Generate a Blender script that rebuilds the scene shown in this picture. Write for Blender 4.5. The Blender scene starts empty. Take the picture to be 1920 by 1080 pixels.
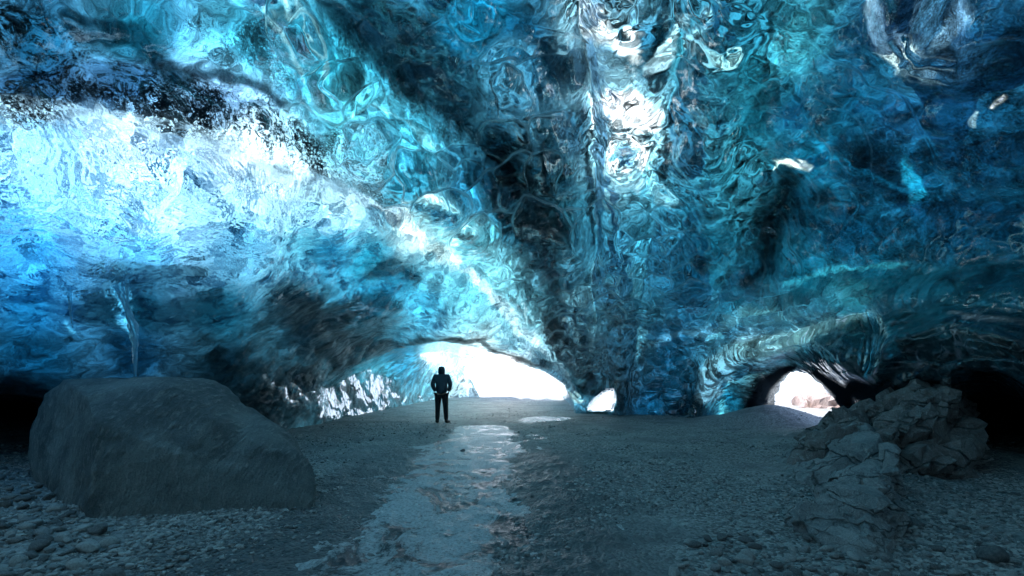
import bpy, bmesh, math, random
import numpy as np
from mathutils import Vector, Matrix
random.seed(7); rng = np.random.default_rng(11)
C = bpy.context.scene.collection
# ---------------------------------------------------------------- camera, sky, sun, exposure
F, CX, HY, EYE = 900.0, 960.0, 700.0, 1.5
cam = bpy.data.cameras.new('camera'); cam.lens = 36*F/1920; cam.sensor_width = 36
cam.shift_y = (HY-540)/1920; cam.clip_start = .05; cam.clip_end = 3000
co = bpy.data.objects.new('camera', cam); co.location = (0, 0, EYE); co.rotation_euler = (math.pi/2, 0, 0)
C.objects.link(co); bpy.context.scene.camera = co
SUN_EL, SUN_AZ = math.radians(52), math.radians(-125)      # azimuth from +Y towards +X
w = bpy.data.worlds.new('World'); bpy.context.scene.world = w; w.use_nodes = True
nt = w.node_tree; nt.nodes.clear()
sk = nt.nodes.new('ShaderNodeTexSky'); sk.sky_type = 'NISHITA'; sk.sun_disc = False
sk.sun_elevation = SUN_EL; sk.sun_rotation = SUN_AZ; sk.dust_density = .6
bg = nt.nodes.new('ShaderNodeBackground'); bg.inputs[1].default_value = 0.15
wo = nt.nodes.new('ShaderNodeOutputWorld')
nt.links.new(sk.outputs[0], bg.inputs[0]); nt.links.new(bg.outputs[0], wo.inputs[0])
sl = bpy.data.lights.new('sun', 'SUN'); sl.energy = 4.5; sl.angle = math.radians(.5); sl.color = (1, .985, .96)
so = bpy.data.objects.new('sun', sl); C.objects.link(so)
sd = Vector((math.sin(SUN_AZ)*math.cos(SUN_EL), math.cos(SUN_AZ)*math.cos(SUN_EL), math.sin(SUN_EL)))
so.rotation_euler = sd.to_track_quat('Z', 'Y').to_euler(); so.location = sd*60
vs = bpy.context.scene.view_settings
vs.view_transform = 'Standard'; vs.look = 'None'; vs.gamma = 1; vs.exposure = 1.55
# ---------------------------------------------------------------- noise
f4 = np.float32
def _h(ix, iy, iz, s):
    n = (ix*374761393 + iy*668265263 + iz*2147483647 + s*974634777).astype(np.int64) & 0xffffffff
    n = ((n ^ (n >> 13))*1274126177) & 0xffffffff
    n = ((n ^ (n >> 16))*2246822519) & 0xffffffff
    return ((n ^ (n >> 15)) & 0xffffff).astype(f4)/f4(0xffffff)
def vnoise(p, s=0):
    i = np.floor(p).astype(np.int64); f = (p-i).astype(f4); u = f*f*f*(f*(f*6-15)+10)
    r = 0
    for a in (0, 1):
        wa = u[..., 0] if a else 1-u[..., 0]
        for b in (0, 1):
            wb = wa*(u[..., 1] if b else 1-u[..., 1])
            for c in (0, 1):
                r = r + wb*(u[..., 2] if c else 1-u[..., 2])*_h(i[..., 0]+a, i[..., 1]+b, i[..., 2]+c, s)
    return r*2-1
def fbm(p, o=4, s=0, g=.5, ridge=False):
    r = 0; a = 1; t = 0
    for k in range(o):
        n = vnoise(p*(2.03**k)+17.3*k, s+k)
        if ridge: n = 1-2*np.abs(n)
        r = r+a*n; t += a; a *= g
    return r/t
def worley(p, s=0):
    i = np.floor(p).astype(np.int64); f = p-i
    f1 = np.full(p.shape[:-1], 9., f4); f2 = f1.copy(); cid = np.zeros_like(f1); oz = np.zeros_like(f1); ox = oz
    for a in (-1, 0, 1):
        for b in (-1, 0, 1):
            for c in (-1, 0, 1):
                x, y, z = i[..., 0]+a, i[..., 1]+b, i[..., 2]+c
                h0 = _h(x, y, z, s)
                dz = c+_h(x, y, z, s+2)-f[..., 2]; d = np.sqrt((a+h0-f[..., 0])**2 + (b+_h(x, y, z, s+1)-f[..., 1])**2 + dz**2).astype(f4)
                m = d < f1; f2 = np.where(m, f1, np.minimum(f2, d)); cid = np.where(m, h0, cid); oz = np.where(m, -dz, oz); ox = np.where(m, f[..., 0]-a-h0, ox); f1 = np.where(m, d, f1)
    worley.ox = ox; return f1, f2, cid, oz
def sm(a, b, x): t = np.clip((x-a)/(b-a), 0, 1); return t*t*(3-2*t)
def lin(c):
    c = np.array(c, float)/255.; return np.where(c <= .04045, c/12.92, ((c+.055)/1.055)**2.4)
# ---------------------------------------------------------------- maps over the directions the cave wall is seen in
MX0, MX1, MY0, MY1, MS = -600, 2520, -500, 1100, 4
gx, gy = np.meshgrid(np.arange(MX0, MX1+1, MS, dtype=f4), np.arange(MY0, MY1+1, MS, dtype=f4))
def seg_dist(pts, widths=None):
    best = np.full(gx.shape, 1e9, f4); wv = np.zeros(gx.shape, f4)
    for k in range(len(pts)-1):
        (x0, y0), (x1, y1) = pts[k][:2], pts[k+1][:2]
        dx, dy = x1-x0, y1-y0; L = dx*dx+dy*dy+1e-6
        t = np.clip(((gx-x0)*dx+(gy-y0)*dy)/L, 0, 1)
        d = np.hypot(gx-x0-t*dx, gy-y0-t*dy)
        if widths is not None:
            ww = widths[k]*(1-t)+widths[k+1]*t; d = d/ww
        best = np.minimum(best, d)
    return best
def inside(poly):
    r = np.zeros(gx.shape, bool); n = len(poly)
    for k in range(n):
        (x0, y0), (x1, y1) = poly[k], poly[(k+1) % n]
        if y0 == y1: continue
        c = ((gy < y0) != (gy < y1)) & (gx < (x1-x0)*(gy-y0)/(y1-y0)+x0)
        r ^= c
    return r
def sdf(poly):                                            # positive inside
    d = seg_dist(list(poly)+[poly[0]]); return np.where(inside(poly), d, -d)
def sample(m, x, y):
    u = np.clip((x-MX0)/MS, 0, gx.shape[1]-1.001); v = np.clip((y-MY0)/MS, 0, gx.shape[0]-1.001)
    iu = u.astype(int); iv = v.astype(int); fu = (u-iu).astype(f4); fv = (v-iv).astype(f4)
    if m.ndim == 3: fu = fu[..., None]; fv = fv[..., None]
    return (m[iv, iu]*(1-fu)+m[iv, iu+1]*fu)*(1-fv)+(m[iv+1, iu]*(1-fu)+m[iv+1, iu+1]*fu)*fv
def rbf(pts):
    p = np.array(pts, float); xy = p[:, :2]/100; v = np.log(p[:, 2]); n = len(p)
    K = np.hypot(xy[:, None, 0]-xy[None, :, 0], xy[:, None, 1]-xy[None, :, 1])
    A = np.zeros((n+1, n+1)); A[:n, :n] = K; A[:n, n] = 1; A[n, :n] = 1
    s = np.linalg.solve(A, np.append(v, 0)); r = np.full(gx.shape, s[n])
    for k in range(n): r += s[k]*np.hypot(gx/100-xy[k, 0], gy/100-xy[k, 1])
    return np.exp(r).astype(f4)
main_pts = [(-400,0,3.6),(0,0,4.4),(300,0,5.3),(600,0,6.3),(960,0,7),(1150,0,7.5),(1400,0,7),(1700,0,6),(1920,0,5.3),(2300,0,4.5),
 (0,150,4.7),(400,150,6.0),(700,150,7.5),(960,150,8.5),(1200,150,9),(1500,150,8),(1800,150,6.4),
 (-300,300,4.2),(0,300,5.0),(300,300,5.9),(500,300,6.9),(700,300,8.4),(900,300,10),(1100,300,11),(1300,300,10),(1600,300,8.5),(1900,300,6.5),
 (0,400,5.2),(300,400,6.1),(600,400,7.8),(800,400,9.4),(950,400,11),(1150,400,13),(1400,400,11.5),(1700,400,8.5),(1920,400,7),
 (0,480,5.4),(200,500,6.0),(450,500,7.0),(650,500,9),(800,500,10.5),(950,500,13),(1150,500,14.5),(1400,500,12.5),(1700,500,9),(1920,500,7),
 (700,600,12),(850,600,12.5),(950,600,14),(1050,600,16),(1200,600,16),(1400,600,13.5),(1600,600,10),(1900,600,6.7),
 (0,600,6.4),(0,700,7.6),(200,600,7.4),(300,650,8.8),(450,600,9),(500,700,11),(520,820,12.5),(600,600,11),(620,700,14.3),(680,730,16.8),(740,720,19.5),(620,793,14.5),
 (740,655,16.5),(830,640,14),(920,658,15),(1000,690,16),(1080,750,17.8),(1080,800,18),
 (1160,700,17.3),(1160,775,17.9),(1160,820,18),(1250,700,16.5),(1300,780,16.9),(1300,830,17),(1400,700,15),(1400,775,17.5),(1400,830,17.5),(1500,660,13),
 (1600,680,9.6),(1592,762,13),(1600,800,10),(1800,690,7.2),(1920,700,6.2),(2200,720,5),(2300,400,5.5),(-300,700,6.5),(-300,1000,7),(0,1000,9),(1920,1000,8),(2300,1000,6),
 (0,-400,3.5),(960,-400,4.7),(1920,-400,4),(960,1000,20)]
tun_pts = [(520,800,12.7),(600,790,14.3),(650,720,16.5),(720,700,20),(720,768,19.8),(820,745,28),(820,700,26),(780,660,19.5),(850,650,28),(900,700,30),(960,690,31),(1070,740,32),(700,660,18)]
R_main, R_tun = rbf(main_pts), rbf(tun_pts)
tun_poly = [(600,720),(650,690),(700,672),(760,650),(830,641),(900,655),(960,678),(1020,698),(1056,720),(1075,757),(1080,810),(600,840)]
cav_poly = [(1575,830),(1590,775),(1650,742),(1700,722),(1800,700),(1870,706),(1925,728),(2200,800),(2500,1090),(1560,1090)]
rt_poly  = [(1398,850),(1400,745),(1430,704),(1470,686),(1512,692),(1552,722),(1588,762),(1590,850)]
slot_poly = [(-500,740),(20,738),(80,745),(110,800),(110,1000),(-500,1000)]
exit_hole = [(912,765),(900,742),(893,728),(886,712),(874,703),(878,688),(870,680),(884,674),(898,672),(912,677),(930,679),(950,688),(972,693),(996,703),(1016,708),(1036,720),(1046,728),(1052,738),(1055,748),(1055,765)]
gap_hole = [(1106,765),(1118,752),(1134,738),(1146,734),(1149,748),(1145,765)]
right_hole = [(1452,765),(1455,752),(1453,742),(1462,734),(1464,720),(1474,712),(1480,701),(1494,697),(1505,700),(1516,703),(1528,716),(1540,722),(1550,737),(1562,746),(1568,757),(1577,766),(1576,800),(1540,830),(1500,830)]
s_tun, s_cav, s_rt, s_slot = map(sdf, (tun_poly, cav_poly, rt_poly, slot_poly))
s_ex, s_gap, s_rh = map(sdf, (exit_hole, gap_hole, right_hole))
LD = np.log(R_main)
def blend(LD, s, target, wd): m = sm(-2, wd, s); return LD*(1-m)+np.log(target)*m
LD = blend(LD, s_tun, R_tun, 16)
LD = blend(LD, s_cav, np.full_like(LD, 11.5), 70)
LD = blend(LD, s_rt, np.full_like(LD, 17.3), 55)
LD = blend(LD, s_slot, np.full_like(LD, 16.), 40)
LD = blend(LD, s_gap+5, np.full_like(LD, 24.), 14)
def ridge(pts, wd, amp):
    global LD
    if np.isscalar(wd): wd = [wd]*len(pts)
    LD = LD-amp*np.exp(-seg_dist(pts, wd)**2).astype(f4)
ridge([(-50,330),(250,340),(480,390),(640,430),(760,470)], [120,120,100,60,40], .015)
ridge([(0,150),(140,110),(330,140),(500,190),(600,300),(700,390)], [50,50,40,36,30,20], -.02)
ridge([(520,-20),(585,100),(640,230),(760,330),(900,460),(1000,600)], [40,40,40,40,30,16], .05)
ridge([(620,0),(760,120),(880,240),(940,320)], [50,60,50,30], -.06)
ridge([(830,0),(930,130),(980,230),(1010,330),(1060,470),(1090,620)], [40,40,36,30,26,14], .045)
ridge([(1090,-20),(1100,150),(1105,330),(1110,520),(1120,650)], [24,22,20,16,10], -.05)
ridge([(1180,-20),(1165,140),(1150,330),(1150,520)], [50,50,50,30], .04)
ridge([(1250,-20),(1290,100),(1250,250),(1220,400),(1190,560)], [22,26,26,22,18], -.035)
ridge([(1380,0),(1350,200),(1330,400),(1290,560)], [44,44,40,30], .04)
ridge([(1700,-20),(1680,60),(1720,120),(1800,140),(1900,120)], [36,30,30,30,30], .05)
ridge([(1790,-20),(1770,60),(1730,90)], [40,40,20], -.06)
ridge([(1470,340),(1440,420),(1430,490)], [36,40,26], -.05)
ridge([(1300,780),(1330,715),(1400,668),(1470,645),(1540,660),(1600,720)], [22,24,26,26,24,18], .05)
ridge([(1180,600),(1300,600),(1450,590),(1600,560),(1800,540),(1950,560)], [26,26,30,34,36,36], .035)
ridge([(1640,700),(1680,640),(1780,620),(1900,650)], [30,30,34,34], .06)
ridge([(1625,590),(1645,640),(1640,700)], [12,12,10], -.06)
ridge([(820,560),(900,600),(980,650),(1040,700),(1085,745)], [40,30,20,14,8], .03)
ridge([(560,500),(680,520),(790,560)], [40,40,30], -.05)
ridge([(1160,560),(1165,700),(1160,780)], [26,20,20], .04)
# rounded overlapping scallops, drawn in rings that shrink towards the far end of the chamber; height of each, plus shaded inside and glinting rim as painted colour
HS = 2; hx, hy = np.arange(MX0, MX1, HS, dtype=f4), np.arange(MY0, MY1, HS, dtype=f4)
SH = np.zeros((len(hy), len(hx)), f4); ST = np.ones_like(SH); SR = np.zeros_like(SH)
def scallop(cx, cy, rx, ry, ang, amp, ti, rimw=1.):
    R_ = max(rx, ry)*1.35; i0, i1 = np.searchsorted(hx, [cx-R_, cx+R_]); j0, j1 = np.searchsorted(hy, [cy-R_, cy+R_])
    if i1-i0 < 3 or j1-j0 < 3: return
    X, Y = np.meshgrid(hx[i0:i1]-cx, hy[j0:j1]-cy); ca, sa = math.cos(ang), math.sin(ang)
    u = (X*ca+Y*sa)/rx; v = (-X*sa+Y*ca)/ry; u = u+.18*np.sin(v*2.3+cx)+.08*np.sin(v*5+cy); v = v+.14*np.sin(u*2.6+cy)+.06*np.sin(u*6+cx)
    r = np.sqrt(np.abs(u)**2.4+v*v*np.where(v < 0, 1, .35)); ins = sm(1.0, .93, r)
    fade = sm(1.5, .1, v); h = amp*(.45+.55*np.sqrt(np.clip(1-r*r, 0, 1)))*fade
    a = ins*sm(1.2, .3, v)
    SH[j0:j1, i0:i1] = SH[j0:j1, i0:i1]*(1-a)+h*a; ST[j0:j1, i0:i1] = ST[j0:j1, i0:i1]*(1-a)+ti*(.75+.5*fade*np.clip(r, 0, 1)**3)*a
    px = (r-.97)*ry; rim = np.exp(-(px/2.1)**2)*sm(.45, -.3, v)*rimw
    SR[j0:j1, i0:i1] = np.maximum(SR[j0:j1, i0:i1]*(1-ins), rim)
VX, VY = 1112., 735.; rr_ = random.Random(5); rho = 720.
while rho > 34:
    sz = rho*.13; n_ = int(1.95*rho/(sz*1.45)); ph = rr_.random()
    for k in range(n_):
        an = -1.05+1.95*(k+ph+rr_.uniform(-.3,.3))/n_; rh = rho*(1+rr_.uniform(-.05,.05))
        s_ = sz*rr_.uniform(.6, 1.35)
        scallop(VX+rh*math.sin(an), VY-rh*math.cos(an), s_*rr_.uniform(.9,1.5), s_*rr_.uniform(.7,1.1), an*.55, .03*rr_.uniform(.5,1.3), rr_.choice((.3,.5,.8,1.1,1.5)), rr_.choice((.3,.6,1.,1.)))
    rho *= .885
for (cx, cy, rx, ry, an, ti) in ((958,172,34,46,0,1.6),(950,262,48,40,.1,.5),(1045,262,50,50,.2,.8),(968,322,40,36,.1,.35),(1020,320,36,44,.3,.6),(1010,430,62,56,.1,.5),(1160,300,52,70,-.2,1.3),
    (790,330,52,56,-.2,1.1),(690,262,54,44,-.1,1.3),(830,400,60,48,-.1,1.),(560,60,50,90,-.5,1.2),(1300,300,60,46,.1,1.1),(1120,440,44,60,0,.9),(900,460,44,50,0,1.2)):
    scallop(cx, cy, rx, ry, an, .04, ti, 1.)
def samp2(m, x, y):
    u = np.clip((x-MX0)/HS, 0, len(hx)-1.001); v = np.clip((y-MY0)/HS, 0, len(hy)-1.001); iu = u.astype(int); iv = v.astype(int); fu = (u-iu).astype(f4); fv = (v-iv).astype(f4)
    return (m[iv, iu]*(1-fu)+m[iv, iu+1]*fu)*(1-fv)+(m[iv+1, iu]*(1-fu)+m[iv+1, iu+1]*fu)*fv
# ---------------------------------------------------------------- ice colour with light and shade painted in, place by place: (points, widths, colour, opacity)
tint = np.zeros(gx.shape+(3,), f4)
def bgc(pts):                                             # smooth base from scattered samples
    num = np.zeros_like(tint); den = np.zeros(gx.shape, f4)
    for x, y, c in pts:
        wgt = 1/(((gx-x)**2+(gy-y)**2)/1e4+.05)**1.7
        num += wgt[..., None]*lin(c).astype(f4); den += wgt
    return num/den[..., None]
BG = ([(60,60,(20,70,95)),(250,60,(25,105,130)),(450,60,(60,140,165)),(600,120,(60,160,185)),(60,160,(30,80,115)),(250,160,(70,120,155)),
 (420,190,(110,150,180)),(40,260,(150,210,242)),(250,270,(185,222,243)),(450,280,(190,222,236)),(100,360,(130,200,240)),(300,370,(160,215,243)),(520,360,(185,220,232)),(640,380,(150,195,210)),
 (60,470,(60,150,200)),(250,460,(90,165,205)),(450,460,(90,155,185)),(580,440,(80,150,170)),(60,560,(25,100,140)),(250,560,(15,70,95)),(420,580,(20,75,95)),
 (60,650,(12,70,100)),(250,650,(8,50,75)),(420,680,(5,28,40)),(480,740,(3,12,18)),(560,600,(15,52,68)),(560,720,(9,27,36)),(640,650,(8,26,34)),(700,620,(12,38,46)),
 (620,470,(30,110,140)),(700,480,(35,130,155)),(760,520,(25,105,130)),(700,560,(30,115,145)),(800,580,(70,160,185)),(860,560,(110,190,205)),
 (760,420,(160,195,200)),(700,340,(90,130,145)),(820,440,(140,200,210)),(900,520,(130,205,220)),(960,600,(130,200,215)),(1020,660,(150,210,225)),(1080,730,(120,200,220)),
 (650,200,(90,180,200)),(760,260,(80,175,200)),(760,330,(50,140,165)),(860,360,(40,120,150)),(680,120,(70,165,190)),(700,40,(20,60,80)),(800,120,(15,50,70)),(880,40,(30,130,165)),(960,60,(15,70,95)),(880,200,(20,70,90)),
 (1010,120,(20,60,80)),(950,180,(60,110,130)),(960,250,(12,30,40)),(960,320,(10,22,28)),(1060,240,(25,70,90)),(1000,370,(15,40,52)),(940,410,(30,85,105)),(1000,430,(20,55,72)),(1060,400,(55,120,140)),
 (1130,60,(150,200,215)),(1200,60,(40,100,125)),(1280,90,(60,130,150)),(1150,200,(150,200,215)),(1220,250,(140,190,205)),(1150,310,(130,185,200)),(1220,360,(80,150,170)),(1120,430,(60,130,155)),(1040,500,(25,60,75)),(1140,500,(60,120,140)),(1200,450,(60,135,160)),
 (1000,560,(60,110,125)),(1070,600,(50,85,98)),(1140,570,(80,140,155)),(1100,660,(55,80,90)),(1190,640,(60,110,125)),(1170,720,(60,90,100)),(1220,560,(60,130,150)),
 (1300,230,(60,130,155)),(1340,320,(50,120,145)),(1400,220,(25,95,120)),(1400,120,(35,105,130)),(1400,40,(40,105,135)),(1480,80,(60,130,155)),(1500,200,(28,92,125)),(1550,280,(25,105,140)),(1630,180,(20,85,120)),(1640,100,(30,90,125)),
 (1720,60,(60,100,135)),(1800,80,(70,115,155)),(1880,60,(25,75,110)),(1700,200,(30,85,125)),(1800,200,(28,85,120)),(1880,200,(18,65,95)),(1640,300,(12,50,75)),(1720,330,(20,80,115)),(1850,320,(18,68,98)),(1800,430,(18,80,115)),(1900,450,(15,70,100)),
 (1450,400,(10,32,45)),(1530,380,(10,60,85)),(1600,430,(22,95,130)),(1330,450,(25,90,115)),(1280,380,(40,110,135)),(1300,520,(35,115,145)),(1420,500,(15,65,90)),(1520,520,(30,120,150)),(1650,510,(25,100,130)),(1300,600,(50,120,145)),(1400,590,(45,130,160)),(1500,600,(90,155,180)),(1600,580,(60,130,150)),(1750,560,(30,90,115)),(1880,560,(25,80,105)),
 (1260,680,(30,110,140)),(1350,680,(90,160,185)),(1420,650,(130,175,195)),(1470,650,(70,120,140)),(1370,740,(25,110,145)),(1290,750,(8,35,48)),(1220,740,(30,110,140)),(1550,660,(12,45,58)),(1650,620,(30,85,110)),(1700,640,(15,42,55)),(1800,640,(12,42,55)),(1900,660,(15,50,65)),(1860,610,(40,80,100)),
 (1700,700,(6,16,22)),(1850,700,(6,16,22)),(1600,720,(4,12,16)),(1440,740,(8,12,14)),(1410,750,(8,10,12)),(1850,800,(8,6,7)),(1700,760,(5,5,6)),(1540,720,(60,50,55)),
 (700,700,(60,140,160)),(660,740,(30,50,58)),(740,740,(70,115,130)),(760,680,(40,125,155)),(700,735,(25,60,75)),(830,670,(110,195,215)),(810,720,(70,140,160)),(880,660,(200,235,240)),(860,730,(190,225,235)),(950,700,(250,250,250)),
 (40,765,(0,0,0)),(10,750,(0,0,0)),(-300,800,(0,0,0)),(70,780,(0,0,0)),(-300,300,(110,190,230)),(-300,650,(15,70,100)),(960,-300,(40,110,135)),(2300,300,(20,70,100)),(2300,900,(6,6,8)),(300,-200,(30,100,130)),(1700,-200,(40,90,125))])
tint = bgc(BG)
def stroke(pts, wd, c, op, soft=.6, n=1):
    global tint
    if np.isscalar(wd): wd = [wd]*len(pts)
    a = op*(1-sm(1-soft, 1+soft*.4, seg_dist(pts, wd)))
    a = a[..., None]; tint = tint*(1-a)+lin(c).astype(f4)*a
# dirt bands, and hollows with their shade painted in
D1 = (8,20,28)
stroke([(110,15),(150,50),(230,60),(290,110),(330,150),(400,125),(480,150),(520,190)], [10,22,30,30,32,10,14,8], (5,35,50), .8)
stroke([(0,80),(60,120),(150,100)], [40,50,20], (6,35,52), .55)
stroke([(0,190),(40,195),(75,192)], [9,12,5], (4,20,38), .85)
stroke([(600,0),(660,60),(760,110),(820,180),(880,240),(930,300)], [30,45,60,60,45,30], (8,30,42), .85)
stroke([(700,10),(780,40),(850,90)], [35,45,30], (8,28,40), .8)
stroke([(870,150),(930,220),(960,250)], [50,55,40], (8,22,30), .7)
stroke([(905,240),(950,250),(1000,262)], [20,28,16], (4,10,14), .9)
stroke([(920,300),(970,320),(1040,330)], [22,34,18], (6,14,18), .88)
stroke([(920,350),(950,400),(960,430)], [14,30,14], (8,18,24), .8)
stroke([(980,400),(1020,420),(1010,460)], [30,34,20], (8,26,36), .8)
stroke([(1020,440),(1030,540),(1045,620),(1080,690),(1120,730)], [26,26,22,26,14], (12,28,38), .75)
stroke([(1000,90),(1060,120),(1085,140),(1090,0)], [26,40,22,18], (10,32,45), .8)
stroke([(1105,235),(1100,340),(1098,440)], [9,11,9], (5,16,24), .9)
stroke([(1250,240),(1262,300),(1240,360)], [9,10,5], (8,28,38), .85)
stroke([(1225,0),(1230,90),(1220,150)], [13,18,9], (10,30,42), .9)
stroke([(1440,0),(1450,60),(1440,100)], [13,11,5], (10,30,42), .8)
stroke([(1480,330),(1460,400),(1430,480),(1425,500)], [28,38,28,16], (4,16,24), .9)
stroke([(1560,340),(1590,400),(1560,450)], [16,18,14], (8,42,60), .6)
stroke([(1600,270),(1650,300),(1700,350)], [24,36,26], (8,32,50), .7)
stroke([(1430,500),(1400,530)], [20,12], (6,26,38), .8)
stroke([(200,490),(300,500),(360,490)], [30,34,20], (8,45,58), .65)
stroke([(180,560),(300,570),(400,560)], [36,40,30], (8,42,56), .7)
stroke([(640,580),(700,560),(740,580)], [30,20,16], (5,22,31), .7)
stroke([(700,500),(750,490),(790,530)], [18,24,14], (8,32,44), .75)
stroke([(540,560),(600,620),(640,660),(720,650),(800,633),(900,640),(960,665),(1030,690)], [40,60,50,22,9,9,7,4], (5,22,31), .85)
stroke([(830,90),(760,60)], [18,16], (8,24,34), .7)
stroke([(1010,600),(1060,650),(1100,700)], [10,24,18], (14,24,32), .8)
# pale, thin or bubble-filled ice, and bright light painted into the colour
stroke([(1110,0),(1125,40),(1170,60),(1190,95)], [16,36,22,10], (215,240,245), .85)
stroke([(1270,20),(1245,90),(1215,110)], [9,14,8], (170,215,230), .7)
stroke([(1330,30),(1300,70),(1360,90)], [18,18,12], (150,200,215), .7)
stroke([(1105,170),(1115,200),(1112,225)], [8,12,6], (220,245,250), .85)
stroke([(1130,180),(1175,200),(1225,205)], [16,32,18], (225,240,245), .85)
stroke([(1185,250),(1195,280),(1190,310)], [26,30,10], (220,242,248), .8)
stroke([(1110,250),(1150,300),(1190,350)], [10,16,9], (160,210,225), .7)
stroke([(1120,330),(1150,350),(1130,390)], [18,20,12], (140,195,210), .6)
stroke([(1225,270),(1215,330),(1250,370)], [12,16,10], (130,190,205), .7)
stroke([(1450,300),(1480,297),(1540,300)], [6,9,5], (225,245,250), .95)
stroke([(1455,300),(1445,320)], [5,4], (200,235,245), .9)
stroke([(1700,300),(1720,345)], [14,18], (40,150,190), .7)
stroke([(1585,290),(1720,350)], [5,5], (25,110,150), .5)
stroke([(1880,190),(1900,170)], [5,4], (230,240,245), .95)
stroke([(1840,225),(1845,205)], [6,5], (180,210,225), .7)
stroke([(1655,0),(1665,60),(1700,105),(1760,130),(1790,132)], [20,15,12,7,3], (185,215,240), .9)
stroke([(1820,10),(1780,60),(1750,100)], [30,26,14], (150,190,225), .75)
stroke([(0,215),(200,215),(330,235),(470,275),(590,335),(700,380),(790,430)], [24,18,20,22,24,20,18], (185,225,240), .55)
stroke([(0,300),(150,330),(350,360),(520,390),(640,410)], [50,50,50,40,22], (165,220,242), .45)
stroke([(700,390),(790,440),(880,520),(960,600),(1030,670),(1085,745)], [18,22,22,18,13,9], (185,215,218), .6)
stroke([(500,0),(560,70),(590,150)], [10,12,8], (150,205,215), .6)
stroke([(640,230),(700,215),(760,240),(800,290)], [8,8,8,8], (130,205,220), .5)
stroke([(1320,740),(1345,695),(1400,655),(1470,635),(1540,610),(1640,595)], [14,22,26,20,18,12], (165,218,235), .75)
stroke([(1300,620),(1400,600),(1500,575)], [9,12,8], (130,195,215), .6)
stroke([(1230,640),(1280,620),(1330,600)], [8,10,8], (130,200,220), .6)
stroke([(1480,520),(1580,505),(1700,500)], [6,9,6], (80,180,205), .6)
stroke([(1345,750),(1350,770)], [18,14], (110,200,225), .6)
stroke([(1640,600),(1650,640),(1640,700)], [16,12,4], (60,150,190), .7)
stroke([(1780,590),(1850,605),(1920,620)], [6,8,6], (140,165,190), .6)
stroke([(130,580),(140,610)], [4,3], (90,180,215), .7)
stroke([(215,520),(230,580),(250,610)], [9,10,6], (90,175,210), .7)
stroke([(1130,470),(1080,560)], [10,14], (110,165,180), .5)
stroke([(860,500),(870,440),(920,430)], [14,16,10], (90,175,195), .6)
# masks: dirt specks, painted shade, feathery crystals, hanging streaks, milkiness (opaque surface), scallop kinds
def mask(strokes):
    m = np.zeros(gx.shape, f4)
    for pts, wd, op in strokes:
        if np.isscalar(wd): wd = [wd]*len(pts)
        m = np.maximum(m, op*(1-sm(.5, 1.25, seg_dist(pts, wd))))
    return m
m_speck = mask([([(0,40),(120,130),(60,180)],80,1),([(200,150),(330,190),(470,220),(560,280),(620,310)],[50,60,65,45,30],1),([(350,60),(420,100),(480,60)],35,.7),([(640,270),(700,330),(720,370)],[40,40,24],.8),
  ([(620,60),(740,140),(840,250)],40,.55),([(1720,60),(1900,100),(1850,280)],[90,90,90],.6),([(1500,90),(1480,30)],40,.4),([(1300,300),(1330,420)],50,.3),([(1650,300),(1800,420),(1600,450)],90,.5),([(1480,350),(1450,450)],40,.4),([(500,60),(530,150)],30,.6),([(790,430),(820,470)],20,.6),([(500,600),(640,640),(700,610)],60,.4)])
m_shade = mask([([(1405,790),(1432,724),(1468,696),(1490,688)],[26,22,12,6],1),([(1530,700),(1575,735),(1600,790)],[8,20,34],1),([(1600,730),(1660,750)],[26,40],1),([(1750,800),(2000,800)],[90,100],1),([(-100,770),(60,770)],[30,30],1)])  # dark cover painted as shade on the hole walls, cavity and slot
m_feath = mask([([(-300,330),(100,350),(350,380),(560,420)],[140,150,140,80],1),([(0,520),(250,540),(450,540),(560,520)],[80,70,70,50],1),([(640,470),(720,520),(800,570)],[70,70,50],.9),([(700,600),(850,590)],[40,40],.6),
  ([(1280,560),(1450,580),(1650,540)],[40,50,50],.5),([(640,380),(760,430),(900,560),(1050,690)],[60,40,40,30],.6)])
m_drape = mask([([(1100,0),(1440,60)],[60,100],1),([(1120,230),(1250,250),(1380,360)],[90,120,110],1),([(1160,500),(1300,440)],80,.7),([(1480,380),(1450,470)],60,.8),([(1480,40),(1600,60)],70,.5),([(1320,720),(1400,700)],60,.9),([(1170,720),(1160,640)],50,.9),([(600,150),(620,60)],50,.3)])
m_lobe = mask([([(1000,440),(1050,560),(1100,670)],[80,70,34],1),([(1150,560),(1180,480)],[50,60],.7),([(960,130),(980,300),(1000,430)],[60,100,110],1),([(700,280),(800,350),(880,430)],[70,80,60],.9),([(1150,350),(1200,440)],[80,80],.8),([(1180,560),(1280,500)],[70,60],.5),([(600,60),(640,180)],50,.7),([(1480,480),(1700,470)],40,.2)])
m_scale = mask([([(1000,520),(1060,620),(1120,700)],[70,80,40],.3),([(520,760),(560,700),(680,620),(700,720),(820,745)],[60,60,60,60,30],1),([(1160,560),(1250,640),(1250,740)],[80,80,60],.9),([(1300,600),(1500,600),(1700,640),(1900,640)],[70,70,60,60],.8),([(760,680),(850,690)],40,.7),([(1440,720),(1560,700)],[50,40],.7),([(960,640),(1070,730)],[20,20],.4)])
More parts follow.
